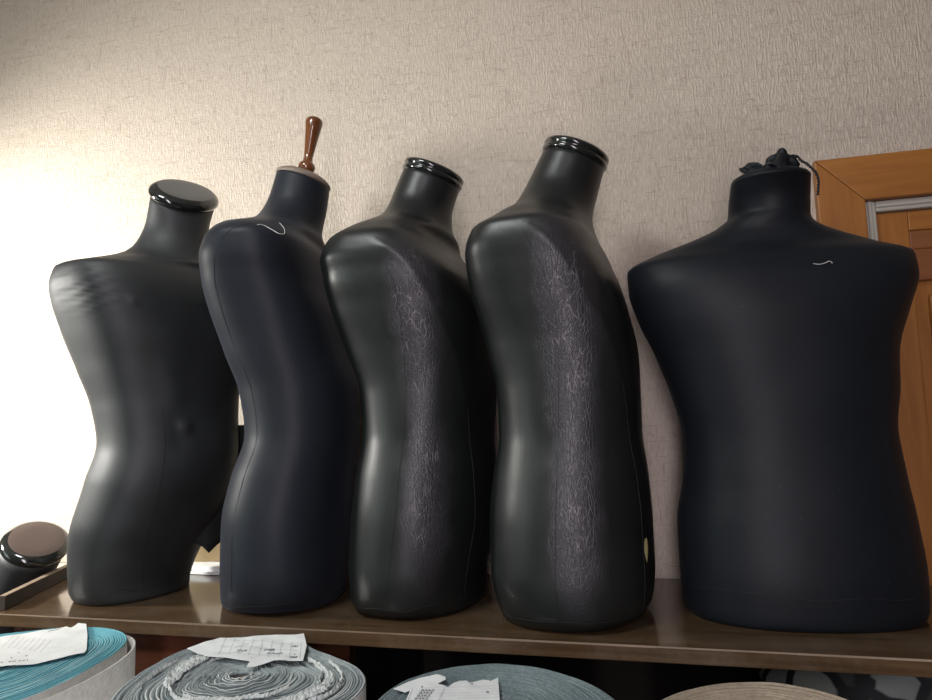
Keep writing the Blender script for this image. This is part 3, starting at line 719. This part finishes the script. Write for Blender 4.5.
def print_on(parent, items, origin, seed, amp, name='printed_mark', mat='ink'):
    if len(items) > 1 and isinstance(items[0][0], str):
        for it in items: print_on(parent, [it], origin, seed, amp, name, mat)
        return
    """items: text (string, x, y, size, angle) or line (x0, y0, x1, y1, w), laid on the sheet in world x, y"""
    b = bmesh.new(); cx, cy = origin
    for it in items:
        if isinstance(it[0], str):
            cu = bpy.data.curves.new('t', 'FONT'); cu.body = it[0]; cu.size = it[3]; cu.align_x = 'CENTER'; cu.align_y = 'CENTER'
            to = bpy.data.objects.new('t', cu); me = to.to_mesh(); ca, sa = math.cos(it[4]), math.sin(it[4])
            vs = [b.verts.new((it[1]-cx+v.co.x*ca-v.co.y*sa, it[2]-cy+v.co.x*sa+v.co.y*ca, 0)) for v in me.vertices]
            for p in me.polygons:
                try: b.faces.new([vs[i] for i in p.vertices])
                except ValueError: pass
            to.to_mesh_clear(); bpy.data.objects.remove(to); bpy.data.curves.remove(cu)
        else:
            x0, y0, x1, y1, w = it; p, q = Vector((x0-cx, y0-cy, 0)), Vector((x1-cx, y1-cy, 0)); t = (q-p).normalized(); nn = Vector((-t.y, t.x, 0))*w/2
            k = max(2, int((q-p).length/0.006)); row = [(b.verts.new(p+(q-p)*i/k+nn), b.verts.new(p+(q-p)*i/k-nn)) for i in range(k+1)]
            for (a1, a2), (c1, c2) in zip(row, row[1:]): b.faces.new((a1, a2, c2, c1))
    for v in b.verts: v.co.z = paper_z(v.co.x, v.co.y, seed, amp)+0.0009
    return obj(name, b, M[mat], parent, False)

# label on the teal roll
lp = [(-1.02, -0.640), (-1.00, -0.560), (-0.9175, -0.5071), (-0.8844, -0.4641), (-0.8720, -0.4560), (-0.8641, -0.4420), (-0.8540, -0.4480), (-0.8480, -0.4500), (-0.8560, -0.4280), (-0.8403, -0.4290), (-0.7900, -0.4800), (-0.7426, -0.5319), (-0.7357, -0.5428), (-0.7644, -0.5876), (-0.8004, -0.6106), (-0.86, -0.655)]
la, lo = sheet('paper_label', lp, 0.003, 'white torn paper label with a slot, lying on the teal roll', 1)
ang = math.atan2(-0.5876+0.6106, -0.7644+0.8004)+math.radians(6)
print_on(la, [('165·04  ▪  (GLSN)', -0.812, -0.600, 0.0085, ang+PI), ('x', -0.826, -0.560, 0.008, 0.5), ('x', -0.816, -0.580, 0.008, 0.2), ('s', -0.806, -0.567, 0.008, 0.9), ('x', -0.86, -0.598, 0.009, 0.4)], lo, 1, 0.003)
print_on(la, [(-0.870, -0.4700, -0.858, -0.4585, 0.0035)], lo, 1, 0.003, 'slot', 'gap')
print_on(la, [(-0.90+0.0105*i, -0.50-0.001*i, -0.872+0.0105*i, -0.545-0.001*i, 0.0007) for i in range(8)], lo, 1, 0.003, 'ruled_lines', 'faint')
# label on the grey roll
lp = [(-0.6179, -0.4875), (-0.5984, -0.4398), (-0.5700, -0.4330), (-0.5400, -0.4180), (-0.5171, -0.4138), (-0.4963, -0.4079), (-0.4869, -0.3990), (-0.4560, -0.4500), (-0.4318, -0.5071), (-0.4700, -0.5110), (-0.4850, -0.5350), (-0.4930, -0.5400), (-0.4970, -0.5300), (-0.4995, -0.5213), (-0.5691, -0.5101)]
lb, lo = sheet('paper_label', lp, -0.0035, 'white tabular paper label on the frayed grey roll', 2)
it = []
ux, uy = Vector((0.985, 0.17, 0)).normalized(), Vector((-0.45, 0.89, 0)).normalized()
def P2(s, t): q = Vector((-0.5691, -0.5051, 0))+Vector((0.965, 0.0, 0))*s+Vector((-0.43, 0.90, 0))*t; return q.x, q.y
for i in range(9): it.append((*P2(0.012+i*0.0155, 0.004), *P2(0.012+i*0.0155, 0.074), 0.0006))
for j in range(3): it.append((*P2(0.008, 0.010+j*0.028), *P2(0.132, 0.010+j*0.028), 0.0006))
it.append((*P2(0.02, 0.02), *P2(0.065, 0.07), 0.0008))
print_on(lb, it, lo, 2, 0.003, 'ruled_lines', 'faint')
print_on(lb, [('Tsk', *P2(0.046, 0.020), 0.012, 0.1), ('MB', *P2(0.088, 0.034), 0.011, 0.2), ('EA', *P2(0.092, 0.022), 0.010, 0.2), ('3P', *P2(0.103, 0.022), 0.010, 0.2), ('▪', *P2(0.128, 0.022), 0.008, 0.1), ('88', *P2(0.127, 0.008), 0.010, 0.1), ('8', *P2(0.127, 0.055), 0.012, 1.4)], lo, 2, 0.003)
# labels on the slate roll: a printed form and a blank torn scrap
lp = [(-0.2748, -0.5388), (-0.2640, -0.5240), (-0.2573, -0.5188), (-0.2395, -0.5243), (-0.2316, -0.53), (-0.2290, -0.5130), (-0.2238, -0.5037), (-0.2160, -0.5020), (-0.2102, -0.5098), (-0.1980, -0.4960), (-0.1900, -0.4960), (-0.1870, -0.5000), (-0.1799, -0.4866), (-0.1647, -0.5533), (-0.160, -0.585), (-0.262, -0.615)]
lc, lo = sheet('paper_label', lp, -0.0150, 'white printed form with torn top edge beside the cardboard core of the slate roll', 3, 0.002)
it = [(-0.262+0.0, -0.540-0.009*j, -0.168, -0.514-0.009*j, 0.0005) for j in range(6)]+[(-0.235, -0.533, -0.228, -0.60, 0.0006), (-0.272, -0.541, -0.262, -0.60, 0.0006)]
print_on(lc, it, lo, 3, 0.002, 'ruled_lines', 'faint')
print_on(lc, [('•', -0.206, -0.515, 0.012, 0.2), ('•', -0.182, -0.538, 0.013, 0.2), ('•', -0.262, -0.536, 0.010, 0.2)]+[('8362', -0.252, -0.545-0.008*j, 0.008, 0.2) for j in range(4)], lo, 3, 0.002)
lp = [(-0.2971, -0.538), (-0.2860, -0.5160), (-0.2753, -0.5025), (-0.2567, -0.491), (-0.2450, -0.4960), (-0.2416, -0.5034), (-0.2477, -0.5172), (-0.2570, -0.5200), (-0.2665, -0.5297), (-0.2794, -0.5471)]
sheet('paper_scrap', lp, -0.0160, 'blank white torn paper scrap on the left side of the slate roll', 4, 0.002)

# ------------------------------------------------------------------ small things
# torn end of the cover hanging at the front of the leftmost form
def sheet_up(name, cols, thick, mat, parent=None):
    """cols: list of (bottom point, top point); a standing sheet with thickness"""
    bm = bmesh.new(); n = 8; grid = []
    for lo_, hi_ in cols:
        lo_, hi_ = Vector(lo_), Vector(hi_); grid.append([lo_.lerp(hi_, i/n)+Vector((0, 0.0015*math.sin(i*1.3), 0)) for i in range(n+1)])
    vs = [[bm.verts.new(p) for p in c] for c in grid]
    for a, b_ in zip(vs, vs[1:]):
        for i in range(n): bm.faces.new((a[i], b_[i], b_[i+1], a[i+1]))
    bmesh.ops.recalc_face_normals(bm, faces=bm.faces); bmesh.ops.solidify(bm, geom=list(bm.faces), thickness=thick)
    return obj(name, bm, mat, parent, True)
jb = [(-0.8201, -0.215, 0.0763), (-0.818, -0.2035, 0.087), (-0.8155, -0.192, 0.0832), (-0.8106, -0.1805, 0.0756), (-0.8054, -0.169, 0.0623), (-0.8047, -0.1575, 0.0677), (-0.8038, -0.146, 0.0732), (-0.8005, -0.1345, 0.0788), (-0.7948, -0.123, 0.0846), (-0.7844, -0.1115, 0.0867), (-0.776, -0.1, 0.0888)]
jt = [(-0.785, -0.215, 0.3064), (-0.783, -0.2035, 0.3062), (-0.7807, -0.192, 0.306), (-0.7783, -0.1805, 0.3057), (-0.7757, -0.169, 0.3055), (-0.7729, -0.1575, 0.3053), (-0.77, -0.146, 0.3051), (-0.767, -0.1345, 0.3048), (-0.7637, -0.123, 0.3046), (-0.7603, -0.1115, 0.3044), (-0.7567, -0.1, 0.3041)]
o = sheet_up('torn_cover_edge', [(to_local(r1, a), to_local(r1, b_)) for a, b_ in zip(jb, jt)], 0.001, M['leather_a'], r1)
o['label'] = 'torn hanging edge of the stretched cover'
bm = bmesh.new(); prism(bm, [(-1.00, -0.075), (-0.80, -0.085), (-0.79, -0.02), (-1.0, -0.015)], 0.0005, 0.006, 0.0008); prism(bm, [(-0.95, -0.07), (-0.80, -0.08), (-0.80, -0.03), (-0.94, -0.025)], 0.006, 0.016, 0.003)
tag(obj('folded_paper', bm, M['paper'], None, False), 'folded white paper on the cabinet top between the two leftmost mannequins, by the wall', 'paper')
bm = bmesh.new(); rows = []
for i in range(25):
    f = i/24; x = -0.99+0.20*f; y = -0.030-0.006*math.sin(f*PI*2); zt = 0.082+0.006*math.sin(f*9)
    rows.append([Vector((x, y, 0.0165)), Vector((x, y-0.001, 0.05)), Vector((x, y+0.004, zt)), Vector((x, y+0.007, zt)), Vector((x, y+0.002, 0.05)), Vector((x, y+0.003, 0.0165))])
rings(bm, rows)
tag(obj('brown_card', bm, M['kraft'], None, False), 'brown card leaning on the wall behind the gap between the two leftmost mannequins', 'card')
# patterned cloth pushed under the cabinet top at the right
m_, nt_, bs_ = new_mat('dark patterned cloth')
v_ = nt_.nodes.new('ShaderNodeTexVoronoi'); v_.inputs['Scale'].default_value = 17; nt_.links.new(coords(nt_), v_.inputs['Vector'])
v2_ = nt_.nodes.new('ShaderNodeTexVoronoi'); v2_.feature = 'DISTANCE_TO_EDGE'; v2_.inputs['Scale'].default_value = 17; nt_.links.new(coords(nt_), v2_.inputs['Vector'])
sp_ = nt_.nodes.new('ShaderNodeSeparateColor'); nt_.links.new(v_.outputs['Color'], sp_.inputs[0])
cc_ = mix(nt_, ramp(nt_, v2_.outputs['Distance'], [(0.07, g(0)), (0.11, g(1))]), (0.012, 0.013, 0.014), ramp(nt_, sp_.outputs[0], [(0.30, (0.04, 0.045, 0.045)), (0.5, (0.16, 0.18, 0.17)), (0.8, (0.26, 0.28, 0.26))]))
nt_.links.new(cc_, bs_.inputs['Base Color']); bs_.inputs['Roughness'].default_value = 0.9
bm = bmesh.new(); rows = []
for i in range(1, 28):
    ph = PI*i/28; row = []
    for j in range(56):
        a = 2*PI*j/56; sx = math.copysign(abs(math.sin(ph))**0.6, 1)
        p = Vector((0.36+0.20*sx*math.cos(a), -0.20+0.125*sx*math.sin(a), -0.139-0.099*math.copysign(abs(math.cos(ph))**0.7, math.cos(ph))))
        d = 0.020*noise.noise(p*14)+0.010*noise.noise(p*34)
        q = p+Vector((math.cos(a), math.sin(a), 0))*d+Vector((0, 0, d*0.5*(1 if p.z > -0.2 else 0)))
        q.z = max(q.z, -0.2395); q.y = max(q.y, -0.345); row.append(q)
    rows.append(row)
rings(bm, rows)
tag(obj('patterned_cloth', bm, m_), 'dark grey patterned cloth bundle pushed under the cabinet top at the lower right', 'cloth')
bm = bmesh.new(); tube(bm, catmull([(-0.5594, -0.4086, 0.6158), (-0.5545, -0.4009, 0.6174), (-0.5394, -0.3983, 0.6088), (-0.5287, -0.3969, 0.6021), (-0.5269, -0.3831, 0.6054), (-0.5379, -0.3636, 0.6202), (-0.5495, -0.3572, 0.632), (-0.5641, -0.3487, 0.6408)], 6), 0.00055, 6)
tag(obj('thread', bm, M['thread']), 'curled white thread lying on the shoulder of the blue-black cloth mannequin', 'thread')
bm = bmesh.new(); tube(bm, catmull([(0.253, -0.3185, 0.5044), (0.2615, -0.3178, 0.5027), (0.2696, -0.3174, 0.5044), (0.2736, -0.3173, 0.5062), (0.2774, -0.3168, 0.5044), (0.2773, -0.3166, 0.5027)], 6), 0.0004, 6)
tag(obj('thread', bm, M['thread']), 'tiny pale thread on the chest of the wide front-facing mannequin', 'thread')
